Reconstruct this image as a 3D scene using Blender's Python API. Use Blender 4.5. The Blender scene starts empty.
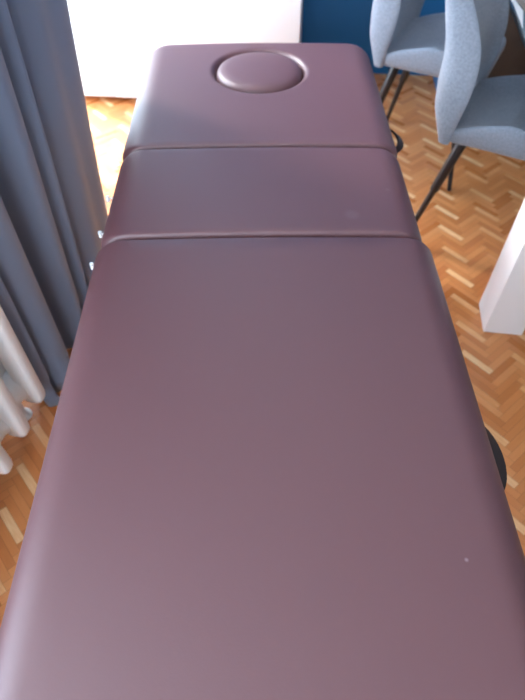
import bpy, bmesh, math, random
from mathutils import Vector, Matrix
random.seed(4)
S = bpy.context.scene
COL = S.collection
PI = math.pi

# ------------------------------------------------------------ helpers
def lin(c):
    return tuple(((v/255)/12.92 if v/255 <= .04045 else ((v/255+.055)/1.055)**2.4) for v in c) + (1,)

def mat(name, rgb, rough=.5, spec=.5, metal=0, bump=None, noise=None, sheen=0, coat=0, mottle=None, transl=0):
    m = bpy.data.materials.new(name); m.use_nodes = True
    N = m.node_tree.nodes; L = m.node_tree.links
    b = N['Principled BSDF']
    b.inputs['Base Color'].default_value = lin(rgb)
    b.inputs['Roughness'].default_value = rough
    b.inputs['Specular IOR Level'].default_value = spec
    b.inputs['Metallic'].default_value = metal
    b.inputs['Sheen Weight'].default_value = sheen
    b.inputs['Coat Weight'].default_value = coat
    tc = N.new('ShaderNodeTexCoord')
    if mottle:                                    # (scale, rgb2)
        t = N.new('ShaderNodeTexNoise'); t.inputs['Scale'].default_value = mottle[0]; t.inputs['Detail'].default_value = 4
        L.new(tc.outputs['Object'], t.inputs['Vector'])
        r = N.new('ShaderNodeValToRGB')
        r.color_ramp.elements[0].position = .35; r.color_ramp.elements[0].color = lin(rgb)
        r.color_ramp.elements[1].position = .65; r.color_ramp.elements[1].color = lin(mottle[1])
        L.new(t.outputs['Fac'], r.inputs['Fac']); L.new(r.outputs['Color'], b.inputs['Base Color'])
    if bump:                                      # (scale, strength, distance)
        t = N.new('ShaderNodeTexNoise'); t.inputs['Scale'].default_value = bump[0]; t.inputs['Detail'].default_value = 3
        L.new(tc.outputs['Object'], t.inputs['Vector'])
        bp = N.new('ShaderNodeBump'); bp.inputs['Strength'].default_value = bump[1]; bp.inputs['Distance'].default_value = bump[2]
        L.new(t.outputs['Fac'], bp.inputs['Height']); L.new(bp.outputs['Normal'], b.inputs['Normal'])
    return m

def obj(name, bm, m, parent=None, smooth=True, label=None):
    bmesh.ops.recalc_face_normals(bm, faces=bm.faces)
    me = bpy.data.meshes.new(name); bm.to_mesh(me); bm.free()
    o = bpy.data.objects.new(name, me); COL.objects.link(o)
    if m: me.materials.append(m)
    if smooth:
        for p in me.polygons: p.use_smooth = True
        try: me.set_sharp_from_angle(angle=math.radians(42))
        except Exception: pass
    if parent: o.parent = parent
    if label: o['label'] = label
    return o

def thing(name, label, cat, loc=(0, 0, 0), rz=0, group=None):
    o = bpy.data.objects.new(name, None); COL.objects.link(o)
    o.location = loc; o.rotation_euler = (0, 0, rz); o.empty_display_size = .1
    tag(o, label, cat, group)
    return o

def tag(o, label, cat, group=None):
    o['label'] = label; o['category'] = cat
    if group: o['group'] = group
    return o

def struct(o, label=None):
    o['kind'] = 'structure'
    if label: o['label'] = label
    return o

def box(bm, x0, x1, y0, y1, z0, z1, bev=0, seg=2, M=None):
    r = bmesh.ops.create_cube(bm, size=1)
    vs = r['verts']
    for v in vs:
        v.co = Vector((x0+(v.co.x+.5)*(x1-x0), y0+(v.co.y+.5)*(y1-y0), z0+(v.co.z+.5)*(z1-z0)))
    if bev:
        es = list({e for v in vs for e in v.link_edges})
        rr = bmesh.ops.bevel(bm, geom=es, offset=bev, segments=seg, profile=.5, affect='EDGES')
        vs = list({v for v in rr['verts']} | {v for v in vs if v.is_valid})
    if M:
        for v in vs: v.co = M @ v.co
    return vs

def tube(bm, pts, rad, n=12, caps=True):
    """round tube through pts, rad a number or one per point"""
    pts = [Vector(p) for p in pts]
    rr = rad if isinstance(rad, (list, tuple)) else [rad]*len(pts)
    rings = []
    up = None
    for i, p in enumerate(pts):
        d = (pts[min(i+1, len(pts)-1)]-pts[max(i-1, 0)]).normalized()
        if up is None:
            a = Vector((0, 0, 1)) if abs(d.z) < .9 else Vector((1, 0, 0))
            up = (a-d*a.dot(d)).normalized()
        else:
            up = (up-d*up.dot(d)).normalized()
        s = d.cross(up)
        rings.append([bm.verts.new(p+(up*math.cos(2*PI*k/n)+s*math.sin(2*PI*k/n))*rr[i]) for k in range(n)])
    for a, b in zip(rings, rings[1:]):
        for k in range(n): bm.faces.new((a[k], a[(k+1) % n], b[(k+1) % n], b[k]))
    if caps:
        bm.faces.new(rings[0][::-1]); bm.faces.new(rings[-1])

def bridge(bm, a, b):
    n = len(a)
    for k in range(n): bm.faces.new((a[k], a[(k+1) % n], b[(k+1) % n], b[k]))

def rrect(x0, x1, y0, y1, r, r2=None, ns=14, nc=9):
    """rounded rectangle outline, constant point count"""
    r = max(min(r, (x1-x0)/2-1e-4, (y1-y0)/2-1e-4), 1e-4)
    P = []
    q2 = r if r2 is None else r2
    cs = [(x1-r, y0+r, -PI/2, r), (x1-q2, y1-q2, 0, q2), (x0+q2, y1-q2, PI/2, q2), (x0+r, y0+r, PI, r)]
    for i in range(4):
        cx, cy, a0, r = cs[i]
        arc = [(cx+r*math.cos(a0+PI/2*k/nc), cy+r*math.sin(a0+PI/2*k/nc)) for k in range(nc+1)]
        P += arc
        nx, ny, a1, r = cs[(i+1) % 4]
        q = (nx+r*math.cos(a1), ny+r*math.sin(a1))
        p = arc[-1]
        P += [(p[0]+(q[0]-p[0])*k/ns, p[1]+(q[1]-p[1])*k/ns) for k in range(1, ns)]
    return P

# ------------------------------------------------------------ materials
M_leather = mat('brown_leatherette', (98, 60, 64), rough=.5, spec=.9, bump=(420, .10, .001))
def scuff_and_sheen(m, spots):
    """small pale scuff marks plus a faint painted sheen patch on the cover: (x, y, radius, strength)"""
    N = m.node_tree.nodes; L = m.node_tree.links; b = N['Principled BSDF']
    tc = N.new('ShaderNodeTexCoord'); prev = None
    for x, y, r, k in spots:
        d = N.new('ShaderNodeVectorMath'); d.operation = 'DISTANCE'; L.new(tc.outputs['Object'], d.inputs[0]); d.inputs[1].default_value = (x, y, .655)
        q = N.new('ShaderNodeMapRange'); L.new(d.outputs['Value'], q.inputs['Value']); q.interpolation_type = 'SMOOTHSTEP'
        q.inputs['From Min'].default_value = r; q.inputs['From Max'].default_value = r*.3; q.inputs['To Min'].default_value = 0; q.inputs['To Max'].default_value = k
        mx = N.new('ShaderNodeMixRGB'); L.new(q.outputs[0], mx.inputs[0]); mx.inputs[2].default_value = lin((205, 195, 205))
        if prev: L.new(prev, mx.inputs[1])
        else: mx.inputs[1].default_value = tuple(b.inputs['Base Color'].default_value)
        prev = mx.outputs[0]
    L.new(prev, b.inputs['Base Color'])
scuff_and_sheen(M_leather, [(.257, -.652, .0045, .4), (.194, .080, .022, .045), (.285, .172, .008, .06)])  # the wide faint middle spot is sheen painted into the colour
M_plug = mat('brown_plug_leatherette', (98, 60, 64), rough=.5, spec=.9, bump=(420, .10, .001))
M_fabric = mat('grey_chair_fabric', (134, 140, 150), rough=.95, spec=.2, sheen=.25, bump=(500, .35, .002), mottle=(160, (118, 124, 135)))
M_black = mat('black_metal', (26, 27, 31), rough=.35, spec=.5)
M_strap = mat('black_strap', (32, 24, 27), rough=.55)
M_white = mat('white_lacquer', (238, 240, 242), rough=.25, spec=.5)
M_cab = mat('white_cabinet_paint', (240, 241, 242), rough=.45)
M_tabtop = mat('grey_table_lacquer', (128, 142, 146), rough=.15, spec=.5)
M_edge = mat('dark_table_edge', (40, 46, 50), rough=.5)
M_paper = mat('white_paper', (252, 252, 250), rough=.8)
M_mat = mat('taupe_cloth', (150, 138, 126), rough=.9, bump=(300, .2, .001))
M_rad = mat('radiator_enamel', (244, 246, 246), rough=.38, bump=(40, .05, .002))
M_curt = mat('blue_grey_curtain', (118, 128, 148), rough=.8, spec=.25, sheen=.2, bump=(600, .12, .001))
M_wood = mat('beech_frame', (140, 92, 58), rough=.5)
M_dark = mat('dark_plinth', (24, 17, 14), rough=.7)
M_chrome = mat('chrome', (225, 225, 228), rough=.25, metal=1)
M_blue = mat('petrol_blue_paint', (2, 98, 150), rough=.6, bump=(60, .04, .002))
M_grey = mat('grey_wall_paint', (112, 118, 124), rough=.8)
M_wall = mat('warm_white_paint', (226, 222, 216), rough=.8, bump=(60, .04, .002))
M_ceil = mat('ceiling_paint', (232, 230, 228), rough=.9)
M_frame = mat('window_frame_paint', (235, 235, 233), rough=.4)

def herringbone():
    m = bpy.data.materials.new('herringbone_parquet'); m.use_nodes = True
    nt = m.node_tree; N = nt.nodes; L = nt.links; b = N['Principled BSDF']
    def mth(op, a, bb=None, c=None):
        n = N.new('ShaderNodeMath'); n.operation = op
        for i, v in enumerate((a, bb, c)):
            if v is None: continue
            if isinstance(v, (int, float)): n.inputs[i].default_value = v
            else: L.new(v, n.inputs[i])
        return n.outputs[0]
    def mix(f, a, bb):   # a + f*(bb-a)
        return mth('MULTIPLY_ADD', f, mth('SUBTRACT', bb, a), a)
    tc = N.new('ShaderNodeTexCoord'); mp = N.new('ShaderNodeMapping')
    W = .0226; n = 5
    mp.inputs['Rotation'].default_value = (0, 0, math.radians(FLOOR_ROT))
    mp.inputs['Location'].default_value = (50.3, 50.1, 0)
    mp.inputs['Scale'].default_value = (1/W, 1/W, 1)
    L.new(tc.outputs['Object'], mp.inputs['Vector'])
    sp = N.new('ShaderNodeSeparateXYZ'); L.new(mp.outputs['Vector'], sp.inputs[0])
    X, Y = sp.outputs[0], sp.outputs[1]
    i = mth('FLOOR', X); j = mth('FLOOR', Y); fx = mth('SUBTRACT', X, i); fy = mth('SUBTRACT', Y, j)
    k = mth('FLOORED_MODULO', mth('SUBTRACT', i, j), 2*n)
    isV = mth('GREATER_THAN', k, n-.5)
    k2 = mth('SUBTRACT', 2*n-1, k)
    idx = mix(isV, mth('SUBTRACT', i, k), i)
    idy = mix(isV, j, mth('SUBTRACT', j, k2))
    lu = mix(isV, mth('ADD', fx, k), mth('ADD', fy, k2))       # along 0..n
    lv = mix(isV, fy, fx)                                       # across 0..1
    cb = N.new('ShaderNodeCombineXYZ'); L.new(idx, cb.inputs[0]); L.new(idy, cb.inputs[1]); L.new(isV, cb.inputs[2])
    wn = N.new('ShaderNodeTexWhiteNoise'); L.new(cb.outputs[0], wn.inputs['Vector'])
    # every third block of one direction is a pale one
    third = mth('LESS_THAN', mth('FLOORED_MODULO', mth('ADD', idx, idy), 8), 1.5)
    pale = mth('MULTIPLY', third, isV)
    tone = mix(pale, mth('MULTIPLY', wn.outputs['Value'], .62), mth('MULTIPLY_ADD', wn.outputs['Value'], .25, .68))
    # grain
    gv = N.new('ShaderNodeCombineXYZ'); L.new(mth('MULTIPLY', lu, .6), gv.inputs[0]); L.new(mth('MULTIPLY', lv, 7), gv.inputs[1]); L.new(mth('MULTIPLY', wn.outputs['Value'], 90), gv.inputs[2])
    gn = N.new('ShaderNodeTexNoise'); gn.inputs['Scale'].default_value = 1; L.new(gv.outputs[0], gn.inputs['Vector'])
    tone = mth('ADD', tone, mth('MULTIPLY', mth('SUBTRACT', gn.outputs['Fac'], .5), .3))
    r = N.new('ShaderNodeValToRGB'); el = r.color_ramp.elements
    el[0].position = 0; el[0].color = lin((190, 116, 64)); el[1].position = 1; el[1].color = lin((242, 204, 154))
    e = el.new(.35); e.color = lin((206, 132, 76)); e = el.new(.68); e.color = lin((216, 148, 92))
    L.new(tone, r.inputs['Fac'])
    # joints
    du = mth('MINIMUM', lu, mth('SUBTRACT', n, lu)); dv = mth('MINIMUM', lv, mth('SUBTRACT', 1, lv))
    jd = mth('MINIMUM', du, dv)
    g = mth('SUBTRACT', 1, mth('MINIMUM', mth('DIVIDE', jd, .05), 1))
    mx = N.new('ShaderNodeMixRGB'); L.new(mth('MULTIPLY', g, .4), mx.inputs[0]); L.new(r.outputs[0], mx.inputs[1]); mx.inputs[2].default_value = lin((88, 48, 26))
    L.new(mx.outputs[0], b.inputs['Base Color'])
    L.new(mth('ADD', .26, mth('MULTIPLY', wn.outputs['Value'], .16)), b.inputs['Roughness'])
    bp = N.new('ShaderNodeBump'); bp.inputs['Strength'].default_value = .25; bp.inputs['Distance'].default_value = .0008
    L.new(mth('SUBTRACT', 1, g), bp.inputs['Height']); L.new(bp.outputs[0], b.inputs['Normal'])
    return m
FLOOR_ROT = -45+5.5
M_floor = herringbone()

# ------------------------------------------------------------ room (turned 5.5 degrees against the massage table)
RA = math.radians(5.5)
RM = Matrix.Rotation(-RA, 4, 'Z')          # room coords (U right, V forward) -> world
UL, UR, VB, VF, HC = -1.17, 3.1, -2.3, 3.10, 2.5
def rbox(name, m, b, label=None, bev=0, parent=None):
    bm = bmesh.new()
    for q in (b if isinstance(b[0], (tuple, list)) else [b]): box(bm, *q, bev=bev, M=RM)
    return obj(name, bm, m, parent)
struct(rbox('floor', M_floor, (UL-.3, UR+.2, VB-.2, VF+.2, -.08, 0)), 'herringbone parquet floor in orange brown wood')
struct(rbox('ceiling', M_ceil, (UL-.3, UR+.2, VB-.2, VF+.2, HC, HC+.1)))
struct(rbox('wall_back', M_blue, (UL-.3, UR+.2, VF, VF+.2, 0, HC)), 'petrol blue painted wall behind the white cabinet')
struct(rbox('wall_right', M_grey, (UR, UR+.2, VB, VF, 0, HC)))
W3 = (-.9, .5, .9, 2.2)  # unseen window added behind the camera to brighten the sides facing it
struct(rbox('wall_front', M_wall, [(UL-.3, W3[0], VB-.2, VB, 0, HC), (W3[1], UR+.2, VB-.2, VB, 0, HC), (W3[0], W3[1], VB-.2, VB, 0, W3[2]), (W3[0], W3[1], VB-.2, VB, W3[3], HC)]))
a, b_, z0, z1 = W3
struct(rbox('window_3', M_frame, [(a, a+.05, VB-.15, VB-.09, z0, z1), (b_-.05, b_, VB-.15, VB-.09, z0, z1), (a+.05, b_-.05, VB-.15, VB-.09, z0, z0+.05), (a+.05, b_-.05, VB-.15, VB-.09, z1-.05, z1), (-.23, -.17, VB-.15, VB-.09, z0+.05, z1-.05)]))
struct(rbox('trim_1', M_blue, (.66, .80, 2.86, 3.10, 0, HC)), 'petrol blue projecting wall pier behind the grey chairs')
# left wall with two openings: low-silled window over the radiator, balcony window past the curtain
W1 = (-2.1, .36, .72, 2.42); W2 = (1.5, 2.97, .04, 2.38)
struct(rbox('wall_left', M_wall, [
    (UL-.28, UL, VB, W1[0], 0, HC), (UL-.28, UL, W1[1], W2[0], 0, HC), (UL-.28, UL, W2[1], VF, 0, HC),
    (UL-.28, UL, W1[0], W1[1], 0, W1[2]), (UL-.28, UL, W1[0], W1[1], W1[3], HC),
    (UL-.28, UL, W2[0], W2[1], 0, W2[2]), (UL-.28, UL, W2[0], W2[1], W2[3], HC)]))
for n, (a, b_, z0, z1) in ((1, W1), (2, W2)):
    u0, u1 = UL-.2, UL-.14
    mid = (a+b_)/2; t = .05
    o = rbox('window_%d' % n, M_frame, [(u0, u1, a, a+t, z0, z1), (u0, u1, b_-t, b_, z0, z1), (u0, u1, a+t, b_-t, z0, z0+t),
        (u0, u1, a+t, b_-t, z1-t, z1), (u0, u1, mid-.03, mid+.03, z0+t, z1-t)])
    struct(o)
o = rbox('trim_2', M_frame, (UL-.14, UL+.28, W1[0]-.05, W1[1]+.03, W1[2]-.035, W1[2]), bev=.006); struct(o)

struct(rbox('sun_block_slab', M_wall, (UL-.90, UL-.28, -2.7, .95, 2.44, 2.56)), 'added slab outside the window, keeping the sun out')  # unseen slab, added only to stop sun entering the near window
# ------------------------------------------------------------ massage table
CX = .012
TB = thing('massage_table', 'brown leatherette massage table with a round face-hole plug at its far end', 'massage table', (CX, .9, 0))
ZT = .65
def cushion(name, hw, y0, y1, k0, k1, hole=None, rc=(.035, .035), label=None):
    """rounded cushion; k0/k1 scale the edge roll at the near and far end"""
    bm = bmesh.new()
    y0 -= .9; y1 -= .9
    IN, DR = .062, .046
    prof = []                                             # (inset, drop from top)
    prof += [(.030, .070), (.012, .070), (.003, .064), (0, .056)]
    for i in range(0, 10):
        a = PI/2*i/9
        prof.append((IN*(1-math.cos(a)), DR*(1-math.sin(a))+.0))
    prev = None
    def dome(x, y):
        return .006*(1-(x/hw)**2)
    for ins, dr in prof:
        P = rrect(-hw+ins, hw-ins, y0+ins*k0, y1-ins*k1, max(rc[0]-ins*.5, .012), max(rc[1]-ins*.5, .012))
        ring = [bm.verts.new((x, y, ZT-dr+(dome(x, y) if dr < .05 else 0)*(1-dr/.05))) for x, y in P]
        if prev: bridge(bm, prev, ring)
        else: bm.faces.new(ring[::-1])
        prev = ring; base = P
    if hole:
        hx, hy, R = hole; hy -= .9
        ang = [math.atan2(y-hy, x-hx) for x, y in base]
        Ro = R+.022
        for i in range(1, 15):
            t = i/14
            ring = []
            for (x, y), a in zip(base, ang):
                X = x+(hx+Ro*math.cos(a)-x)*t; Y = y+(hy+Ro*math.sin(a)-y)*t
                ring.append(bm.verts.new((X, Y, ZT+dome(X, Y))))
            bridge(bm, prev, ring); prev = ring
        for r, d in ((Ro-.005, .0006), (Ro-.010, .002), (Ro-.014, .0045), (Ro-.018, .0085), (Ro-.0205, .014), (Ro-.022, .021), (Ro-.022, .05)):
            ring = [bm.verts.new((hx+r*math.cos(a), hy+r*math.sin(a), ZT+dome(hx, hy)-d)) for a in ang]
            bridge(bm, prev, ring); prev = ring
        bm.faces.new(prev)
    else:
        cy = (y0+y1)/2
        for i in range(1, 12):
            t = 1-i/12
            ring = [bm.verts.new((x*t, cy+(y-cy)*t, ZT+dome(x*t, 0))) for x, y in base]
            bridge(bm, prev, ring); prev = ring
        c = bm.verts.new((0, cy, ZT+dome(0, 0)))
        for k in range(len(prev)): bm.faces.new((prev[k], prev[(k+1) % len(prev)], c))
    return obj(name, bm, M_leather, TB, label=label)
Y0, Y1, Y2, Y3 = -.03, .913, 1.252, 1.856
HOLE = (.002, 1.655, .128)
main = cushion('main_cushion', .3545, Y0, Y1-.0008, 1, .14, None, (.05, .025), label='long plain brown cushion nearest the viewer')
main.location.x = .0045
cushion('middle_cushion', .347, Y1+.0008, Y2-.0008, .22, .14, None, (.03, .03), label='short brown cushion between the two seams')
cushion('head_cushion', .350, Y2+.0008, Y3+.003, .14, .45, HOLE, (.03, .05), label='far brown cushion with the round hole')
bm = bmesh.new(); prev = None; n = 72                       # plug
for r, z in ((.100, .60), (.120, .60), (.1255, .612), (.1265, .634), (.1245, .645), (.119, .6535), (.109, .6585), (.092, .6615), (.07, .663), (.045, .664), (.02, .6643)):
    ring = [bm.verts.new((HOLE[0]+r*math.cos(2*PI*k/n), HOLE[1]-.9+r*math.sin(2*PI*k/n), z)) for k in range(n)]
    if prev: bridge(bm, prev, ring)
    else: bm.faces.new(ring[::-1])
    prev = ring
bm.faces.new(prev)
obj('face_hole_plug', bm, M_plug, TB, label='round padded brown plug filling the face hole')
for a, b_, hw in ((Y0+.02, Y1-.01, .318), (Y1+.01, Y2-.01, .313), (Y2+.01, Y3-.02, .310)):
    bm = bmesh.new()
    a -= .9; b_ -= .9
    box(bm, -hw, -hw+.022, a, b_, .515, .582, .003); box(bm, hw-.022, hw, a, b_, .515, .582, .003)
    box(bm, -hw+.022, hw-.022, a, a+.02, .515, .582, .003); box(bm, -hw+.022, hw-.022, b_-.02, b_, .515, .582, .003)
    box(bm, -hw+.02, hw-.02, a+.02, b_-.02, .574, .5795)
    obj('frame', bm, M_wood, TB, smooth=False, label='wooden frame under one cushion')
for sx in (-1, 1):
    for y, yf in ((.12, .06), (.80, .86), (1.62, 1.70)):
        bm = bmesh.new()
        tube(bm, [(sx*.28, y-.9, .55), (sx*.292, (y+yf)/2-.9, .28), (sx*.30, yf-.9, .0)], [.021, .019, .016], 14)
        obj('leg', bm, M_wood, TB)
def handle(yc, half, out, z0, z1, hgt, thick):
    """webbing carry handle: a flat band bowed out from the side rail"""
    bm = bmesh.new(); prev = None; n = 20
    for i in range(n+1):
        a = PI*i/n
        c = Vector((.314+out*math.sin(a)**.8, yc-.9-half*math.cos(a), z0+(z1-z0)*math.sin(a)))
        nrm = Vector((math.sin(a)*.75, 0, .66)).normalized() if 0 < i < n else Vector((.1, 0, 1)).normalized()
        w = Vector((.80, 0, -.60)); h2 = Vector((.60, 0, .80))
        k = hgt/2
        ring = [bm.verts.new(c+w*sx*k+h2*sy*thick/2) for sx, sy in ((-1, -1), (1, -1), (1, 1), (-1, 1))]
        if prev: bridge(bm, prev, ring)
        else: bm.faces.new(ring[::-1])
        prev = ring
    bm.faces.new(prev)
    return bm
obj('carry_handle', handle(.455, .088, .074, .560, .552, .040, .010), M_strap, TB, label='black curved carry handle on the near right side')
obj('carry_handle', handle(1.450, .075, .083, .560, .548, .020, .006), M_strap, TB, label='thin black strap loop on the far right side')
for y, x in ((1.118, -.350), (.987, -.3455), (.884, -.3455)):
    bm = bmesh.new()
    tube(bm, [(-.312, y-.9, .602), (x-CX, y-.9, .602)], .002, 8)
    tube(bm, [(x-CX, y-.9, .594), (x-CX, y-.9, .608)], .0042, 10)
    obj('stud', bm, M_white, TB, label='small bright stud on the left side')

# ------------------------------------------------------------ grey chairs
def catmull(P, n):
    out = []
    for i in range(len(P)-1):
        p0 = P[max(i-1, 0)]; p1 = P[i]; p2 = P[i+1]; p3 = P[min(i+2, len(P)-1)]
        for k in range(n):
            t = k/n
            out.append(tuple(.5*((2*b)+(c-a)*t+(2*a-5*b+4*c-d)*t*t+(3*b-a-3*c+d)*t**3) for a, b, c, d in zip(p0, p1, p2, p3)))
    out.append(P[-1]); return out
CW = .40
def make_chair(label):
    """local x = forward, y = across (0 = near side), origin under the seat middle"""
    t = thing('dining_chair', label, 'chair', (0, 0, 0), 0, 'grey fabric dining chairs at the white table')
    ox, oy = .2, CW/2
    # shell backrest
    bm = bmesh.new()
    edge = catmull([(.000, .425), (.010, .49), (.028, .60), (.020, .70), (-.022, .79), (-.062, .850)], 5)
    NA = 24; rows = []
    for idx, (s, h) in enumerate(edge):
        v = idx/(len(edge)-1)
        D = .008+.050*min(1, max(0, (h-.43)/.16))-.02*max(0, v-.7)/.3
        hw = CW/2-.040*max(0, v-.15)/.85
        th = (.032+.026*min(1, max(0, (h-.43)/.10)))-.022*max(0, v-.6)/.4
        inner, outer = [], []
        for k in range(NA+1):
            a = -1+2*k/NA
            w = hw*math.sin(a*PI/2*.98)/math.sin(PI/2*.98)
            back = D*(1-abs(a)**2.6)
            if v > .8: back += 0
            inner.append((s-back, w, h))
            # outside follows, rounding in towards the wing's front edge
            e = max(0, (abs(a)-.80)/.2)
            tk = th*math.sqrt(max(0, 1-e*e*.92))+.0
            outer.append((s-back-tk-.018*(1-abs(a)**3)*min(1, (h-.41)/.1), w*(1+.05*(1-e*.2)), h))
        rows.append(inner+outer[::-1])
    # rounded top
    top = rows[-1]
    cx = sum(p[0] for p in top)/len(top)
    for f_, dz in ((.35, .010), (.70, .016)):
        n_ = len(top)//2
        mids = [((top[k][0]+top[len(top)-1-k][0])/2, (top[k][1]+top[len(top)-1-k][1])/2) for k in range(n_)]
        mids = mids+mids[::-1]
        rows.append([(p[0]+(q[0]-p[0])*f_, p[1]+(q[1]-p[1])*f_, p[2]+dz) for p, q in zip(top, mids)])
    prev = None
    for r in rows:
        ring = [bm.verts.new((x-ox, y, z)) for x, y, z in r]
        if prev: bridge(bm, prev, ring)
        else: first = ring
        prev = ring
    m = len(prev)
    for ring in (first, prev):
        for k in range(m//2-1):
            bm.faces.new((ring[k], ring[k+1], ring[m-2-k], ring[m-1-k]))
    bo = obj('backrest', bm, M_fabric, t)
    sb = bo.modifiers.new('soft', 'SUBSURF'); sb.levels = 1; sb.render_levels = 1
    # seat
    bm = bmesh.new(); prev = None
    RIM = [(-.05, .466), (0, .475), (.07, .502), (.16, .527), (.22, .522), (.29, .500), (.34, .480), (.40, .460)]
    def rim(x):
        for (a, b), (c, d) in zip(RIM, RIM[1:]):
            if x <= c:
                q = min(1, max(0, (x-a)/(c-a))); return b+(d-b)*q
        return RIM[-1][1]
    ZB = .427
    prof = [(.06, 0), (.020, .0), (.006, .10), (0, .28), (0, .72), (.002, .90), (.007, .98), (.013, 1.0), (.021, .97), (.035, .86)]
    for ins, f_ in prof:
        P = rrect(-.030+ins, .375-ins, -CW/2+ins, CW/2-ins, max(.045-ins*.4, .025), None, 14, 7)
        ring = []
        for x, y in P:
            ring.append(bm.verts.new((x-ox, y, ZB+(rim(x)-ZB)*f_)))
        if prev: bridge(bm, prev, ring)
        else: bm.faces.new(ring[::-1])
        prev = ring; base = P
    for i in range(1, 10):
        q = 1-i/10; cxx = .175
        ring = []
        for x, y in base:
            X = cxx+(x-cxx)*q; Y = y*q
            ring.append(bm.verts.new((X-ox, Y, ZB+(rim(X)-ZB)*.86-.018*(1-q**3)*(1 if .05 < X < .30 else .6))))
        bridge(bm, prev, ring); prev = ring
    bm.faces.new(prev)
    obj('seat', bm, M_fabric, t)
    # legs and under-seat frame
    for (s0, t0, s1, t1) in ((.035, .07, -.07, .0), (.045, .31, -.055, .40), (.28, .09, .37, .0), (.28, .31, .37, .40)):
        bm = bmesh.new()
        a = Vector((s0-ox, t0-oy, .425)); b_ = Vector((s1-ox, t1-oy, .0))
        tube(bm, [a, a.lerp(b_, .45), a.lerp(b_, .47), b_], [.0175, .016, .0115, .009], 12)
        obj('leg', bm, M_black, t)
    bm = bmesh.new()
    box(bm, .05-ox, .09-ox, .07-oy, .33-oy, .408, .434, .003)
    box(bm, .27-ox, .31-ox, .07-oy, .33-oy, .408, .434, .003)
    box(bm, .09-ox, .27-ox, .09-oy, .12-oy, .410, .434, .003); box(bm, .09-ox, .27-ox, .28-oy, .31-oy, .410, .434, .003)
    obj('seat_frame', bm, M_black, t)
    return t
def dup(root, label):
    r = root.copy(); COL.objects.link(r); r['label'] = label
    for ch in list(root.children):
        c = ch.copy(); COL.objects.link(c); c.parent = r
    return r
DA = math.atan2(-.478, .878)
def put(o, R):
    d = Vector((math.cos(DA), math.sin(DA))); l = Vector((-d.y, d.x))
    p = Vector(R)+d*.2+l*(CW/2)
    o.location = (p.x, p.y, 0); o.rotation_euler = (0, 0, DA)
ch1 = make_chair('grey fabric dining chair nearer the viewer, its back overlapping the other chair')
ch2 = dup(ch1, 'grey fabric dining chair farther back, by the petrol blue wall')
put(ch1, (.619, 1.630)); put(ch2, (.488, 2.172))

# ------------------------------------------------------------ white table at the right
TA = math.radians(-8.3)
T = thing('dining_table', 'white dining table with a thick square leg at the right edge', 'table', (.748, 1.207, 0), TA)
bm = bmesh.new(); box(bm, -.040, 1.10, -.11, .80, .712, .722, .001); obj('tabletop', bm, M_tabtop, T)
bm = bmesh.new(); box(bm, -.037, 1.097, -.107, .797, .698, .712); obj('edge_band', bm, M_edge, T, smooth=False, label='thin dark band under the tabletop')
for x, y in ((0, 0), (.95, 0), (.47, .62), (.95, .62)):
    bm = bmesh.new(); box(bm, x, x+.125, y, y+.13, 0, .698, .003); obj('leg', bm, M_white, T)
def on_table(name, pts, z0, th, m, label, cat):
    bm = bmesh.new()
    a = [bm.verts.new((x, y, z0)) for x, y in pts]; b_ = [bm.verts.new((x, y, z0+th)) for x, y in pts]
    bm.faces.new(a[::-1]); bm.faces.new(b_); bridge(bm, a, b_)
    return tag(obj(name, bm, m, None, smooth=False), label, cat)
PAPER = None

# ------------------------------------------------------------ white cabinet against the blue wall
CB = thing('cabinet', 'low white cabinet standing against the petrol blue wall behind the massage table', 'cabinet', tuple(RM @ Vector((-.6, 2.865, 0))), -RA)
def cb(name, m, b, bev=.003, parent=CB, **k):
    bm = bmesh.new()
    for q in (b if isinstance(b[0], tuple) else [b]): box(bm, *q, bev=bev)
    return obj(name, bm, m, parent, **k)
cb('body', M_cab, (-.555, .548, -.182, .23, .034, .90))
cb('plinth', M_dark, (-.55, .543, -.13, .225, 0, .034), 0, label='dark recessed plinth')
for k, (a, b_) in enumerate(((-.553, -.3506), (-.3494, .546))):
    d = cb('door', M_cab, (a, b_, -.2, -.182, .035, .878), .002)
    bm = bmesh.new(); tube(bm, [((a+b_)/2, -.2, .80), ((a+b_)/2, -.212, .80), ((a+b_)/2, -.222, .80)], [.005, .006, .012], 12)
    obj('knob', bm, M_chrome, d)
cb('cabinet_top', M_cab, (-.558, .553, -.205, .23, .88, .905), .003)

SD = thing('dark_block', 'low dark brown box filling the dark area under the white table, behind the nearer chair', 'dark_block', tuple(RM @ Vector((1.27, 2.88, 0))), -RA)  # dark brown box filling a dark area, its real content unknown
M_dw = mat('dark_brown_block', (52, 42, 36), rough=.5, mottle=(12, (62, 50, 42)))
cb('body', M_dw, (-.45, .45, -.16, .19, .05, .70), parent=SD)
for k in range(2): cb('door', M_dw, (-.445+.447*k, -.003+.447*k, -.178, -.16, .06, .69), .002, parent=SD)
cb('plinth', M_dark, (-.42, .42, -.13, .18, 0, .05), 0, parent=SD)

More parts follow.
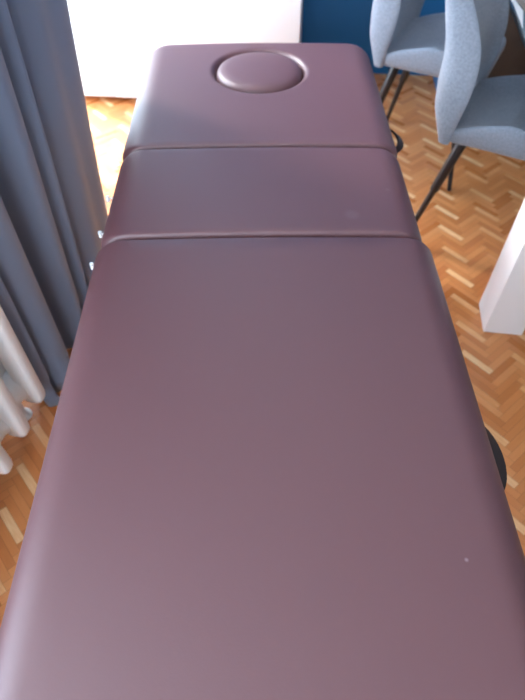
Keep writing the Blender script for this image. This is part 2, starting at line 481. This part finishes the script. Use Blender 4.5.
# ------------------------------------------------------------ radiator
RD = math.atan2(.15, .989)
R0 = Vector((-.592, .886))
RT = thing('radiator', 'white cast-iron radiator with rounded ribs beside the curtain', 'radiator', (R0.x, R0.y, 0), -RD)
PITCH = .109; NS = 9
for k in range(NS):
    bm = bmesh.new()
    y = -k*PITCH-.0
    for j, x in enumerate((-.028, -.103, -.178)):           # three rounded columns per rib
        zlo = .095 if j != 1 else .12
        prev = None
        hw = .030 if j != 1 else .024; hy = .0215
        for z, s in ((zlo, .25), (zlo+.006, .62), (zlo+.018, .90), (zlo+.035, 1), (.585, 1), (.605, .92), (.62, .7), (.627, .3)):
            ring = [bm.verts.new((x+hw*s*math.copysign(abs(math.cos(a))**.6, math.cos(a)), y+hy*s*math.copysign(abs(math.sin(a))**.6, math.sin(a)), z)) for a in [2*PI*q/24 for q in range(24)]]
            if prev: bridge(bm, prev, ring)
            else: bm.faces.new(ring[::-1])
            prev = ring
        bm.faces.new(prev)
    # header chambers joining the columns, top and bottom
    box(bm, -.19, -.018, y-.019, y+.019, .135, .215, .015, 3)
    box(bm, -.19, -.018, y-.019, y+.019, .53, .60, .015, 3)
    # nipples to the next rib
    if k < NS-1:
        for z in (.165, .56):
            tube(bm, [(-.072, y-.012, z), (-.072, y-PITCH*.3, z), (-.072, y-PITCH*.5, z), (-.072, y-PITCH*.7, z), (-.072, y-PITCH+.012, z)], [.052, .040, .037, .040, .052], 20)
    obj('rib', bm, M_rad, RT)
for y in (0, -(NS-1)*PITCH):
    for x in (-.178,):
        bm = bmesh.new(); tube(bm, [(x, y, .0), (x, y, .02), (x, y, .11)], [.03, .016, .016], 12); obj('foot', bm, M_rad, RT)
    bm = bmesh.new(); tube(bm, [(-.103, y, 0), (-.103, y, .02), (-.103, y, .13)], [.028, .014, .014], 12); obj('foot', bm, M_rad, RT)

# ------------------------------------------------------------ curtain
CR = Vector((-.612, .930)); CE = Vector((-.495, 1.630))
cd = (CE-CR).normalized(); cn = Vector((cd.y, -cd.x))       # cn points into the room
prof = [(.050, -.14), (.022, -.09), (.0, -.03), (.008, .003), (.028, .006), (.046, -.050), (.060, -.004), (.09, .020), (.125, .022), (.165, -.004),
        (.190, -.050), (.215, -.125), (.238, -.085), (.252, -.020), (.275, .016), (.302, .020), (.326, .006), (.344, -.045), (.358, -.018),
        (.378, .012), (.396, .008), (.412, -.055), (.432, -.022), (.46, .000), (.51, .018), (.57, .012), (.62, .018), (.665, .010), (.692, -.015), (.694, -.07), (.66, -.12)]
cur = catmull(prof, 7)
bm = bmesh.new(); rows = []
NZ = 60; ZTOP = 2.44
for iz in range(NZ+1):
    z = .001+(ZTOP-.001)*iz/NZ
    sc = .911+.168*min(z, 1.0)
    amp = 1-.25*max(0, z-1)/1.4
    row = []
    for i, (s, o) in enumerate(cur):
        low = max(0, 1-z/.22)
        wr = .006*math.sin(s*60+z*35)*low+.004*math.sin(s*31-z*52+1)*low
        ss = s*sc+.006*math.sin(z*2.1+s*9)
        if o < 0: o *= 1-.5*max(0, 1-z/.35)
        p = CR+cd*ss+cn*(o*amp+.004*math.sin(z*4+s*14)+wr)
        row.append(bm.verts.new((p.x, p.y, z)))
    rows.append(row)
for a, b_ in zip(rows, rows[1:]):
    for k in range(len(a)-1): bm.faces.new((a[k], a[k+1], b_[k+1], b_[k]))
co = obj('curtain', bm, M_curt)
for p in co.data.polygons: p.use_smooth = True
tag(co, 'long blue-grey curtain hanging in deep folds beside the radiator', 'curtain')
so = co.modifiers.new('cloth', 'SOLIDIFY'); so.thickness = .0025; so.offset = 0
bm = bmesh.new()
pa = CR-cd*.9-cn*.05; pb = CR+cd*1.9-cn*.05
tube(bm, [(pa.x, pa.y, 2.452), (pb.x, pb.y, 2.452)], .012, 12)
for f_ in (.03, .5, .97):
    q = pa.lerp(pb, f_); tube(bm, [(q.x, q.y, 2.452), (q.x, q.y, 2.5)], .006, 8)
tag(obj('curtain_rod', bm, M_chrome), 'metal rod under the ceiling carrying the blue-grey curtain', 'curtain rod')

# ------------------------------------------------------------ camera
cam = bpy.data.cameras.new('camera'); co_ = bpy.data.objects.new('camera', cam); COL.objects.link(co_)
cam.sensor_fit = 'VERTICAL'; cam.sensor_height = 36; cam.lens = 36*560/700
PT = math.radians(50.9); YAW = math.atan(12.5*math.cos(PT)/560)
co_.location = (0, 0, 1.403)
co_.rotation_euler = (PI/2-PT, 0, -YAW)
cam.clip_start = .02
cam.dof.use_dof = True; cam.dof.focus_distance = .82; cam.dof.aperture_fstop = 28.8/1000/.0060*1.0
cam.lens_unit = 'MILLIMETERS'
S.camera = co_

# table-top papers: laid out in the table's own frame
def tl(u, v, h):
    """point of the room seen at u,v and height h, in world metres (used once for measuring)"""
    return None
TM = Matrix.Translation((.748, 1.207, 0)) @ Matrix.Rotation(TA, 4, 'Z')
def tw(pts): return [tuple((TM @ Vector((x, y, 0)))[:2]) for x, y in pts]
on_table('paper_sheet', tw(((-.0395, .55), (-.018, .682), (-.031, .785), (-.0395, .785))), .7222, .002, M_paper, 'bright white paper sheet lying on the white table at its edge', 'paper')

on_table('table_mat', tw(((-.012, .672), (.25, .60), (.25, .79), (-.026, .785))), .7222, .003, M_mat, 'taupe cloth mat on the white table next to the paper sheet', 'table mat')

# ------------------------------------------------------------ light
def portal(a, b_, z0, z1):
    l = bpy.data.lights.new('window_daylight', 'AREA'); l.shape = 'RECTANGLE'; l.size = b_-a; l.size_y = z1-z0
    l.cycles.is_portal = True
    o = bpy.data.objects.new('window_daylight', l); COL.objects.link(o)
    o.location = RM @ Vector((UL-.285, (a+b_)/2, (z0+z1)/2))
    o.rotation_euler = (RM.to_3x3() @ Matrix(((0, 0, -1), (1, 0, 0), (0, -1, 0)))).to_euler()
    # local -Z (emission) must point to +U
    return o
for w_ in (W1, W2): portal(*w_)
o = portal(*W3); o.location = RM @ Vector(((W3[0]+W3[1])/2, VB-.205, (W3[2]+W3[3])/2))
o.rotation_euler = (RM.to_3x3() @ Matrix(((-1, 0, 0), (0, 0, -1), (0, -1, 0)))).to_euler()
SKY = 8.1; HAZE = 95.0      # overcast blue sky with a bright hazy patch round the sun
wd = bpy.data.worlds.new('sky'); S.world = wd; wd.use_nodes = True
nt = wd.node_tree; bg = nt.nodes['Background']; bg.inputs[1].default_value = 1
g = nt.nodes.new('ShaderNodeTexCoord')
dp = nt.nodes.new('ShaderNodeVectorMath'); dp.operation = 'DOT_PRODUCT'
nt.links.new(g.outputs['Generated'], dp.inputs[0]); dp.inputs[1].default_value = Vector((-.72, .56, .62)).normalized()
cl = nt.nodes.new('ShaderNodeMath'); cl.operation = 'MAXIMUM'; nt.links.new(dp.outputs['Value'], cl.inputs[0]); cl.inputs[1].default_value = 0
pw = nt.nodes.new('ShaderNodeMath'); pw.operation = 'POWER'; nt.links.new(cl.outputs[0], pw.inputs[0]); pw.inputs[1].default_value = 220
sc = nt.nodes.new('ShaderNodeVectorMath'); sc.operation = 'SCALE'; sc.inputs[0].default_value = (1, .97, .95); nt.links.new(pw.outputs[0], sc.inputs['Scale'])
k_ = nt.nodes.new('ShaderNodeMath'); k_.operation = 'MULTIPLY'; k_.inputs[1].default_value = HAZE; nt.links.new(pw.outputs[0], k_.inputs[0]); nt.links.new(k_.outputs[0], sc.inputs['Scale'])
ad = nt.nodes.new('ShaderNodeVectorMath'); ad.operation = 'ADD'; ad.inputs[0].default_value = tuple(SKY*c for c in (.66, .82, 1.0)); nt.links.new(sc.outputs[0], ad.inputs[1])
nt.links.new(ad.outputs[0], bg.inputs[0])
sun = bpy.data.lights.new('sun', 'SUN'); sun.energy = 8; sun.angle = math.radians(2); sun.color = (1, .95, .86)
so_ = bpy.data.objects.new('sun', sun); COL.objects.link(so_)
trav = Vector((.75, -.62, -1.95)).normalized()
so_.rotation_euler = trav.to_track_quat('-Z', 'Y').to_euler()

S.view_settings.view_transform = 'Standard'; S.view_settings.look = 'None'
S.view_settings.gamma = 1; S.view_settings.use_curve_mapping = False
S.view_settings.exposure = 0.6
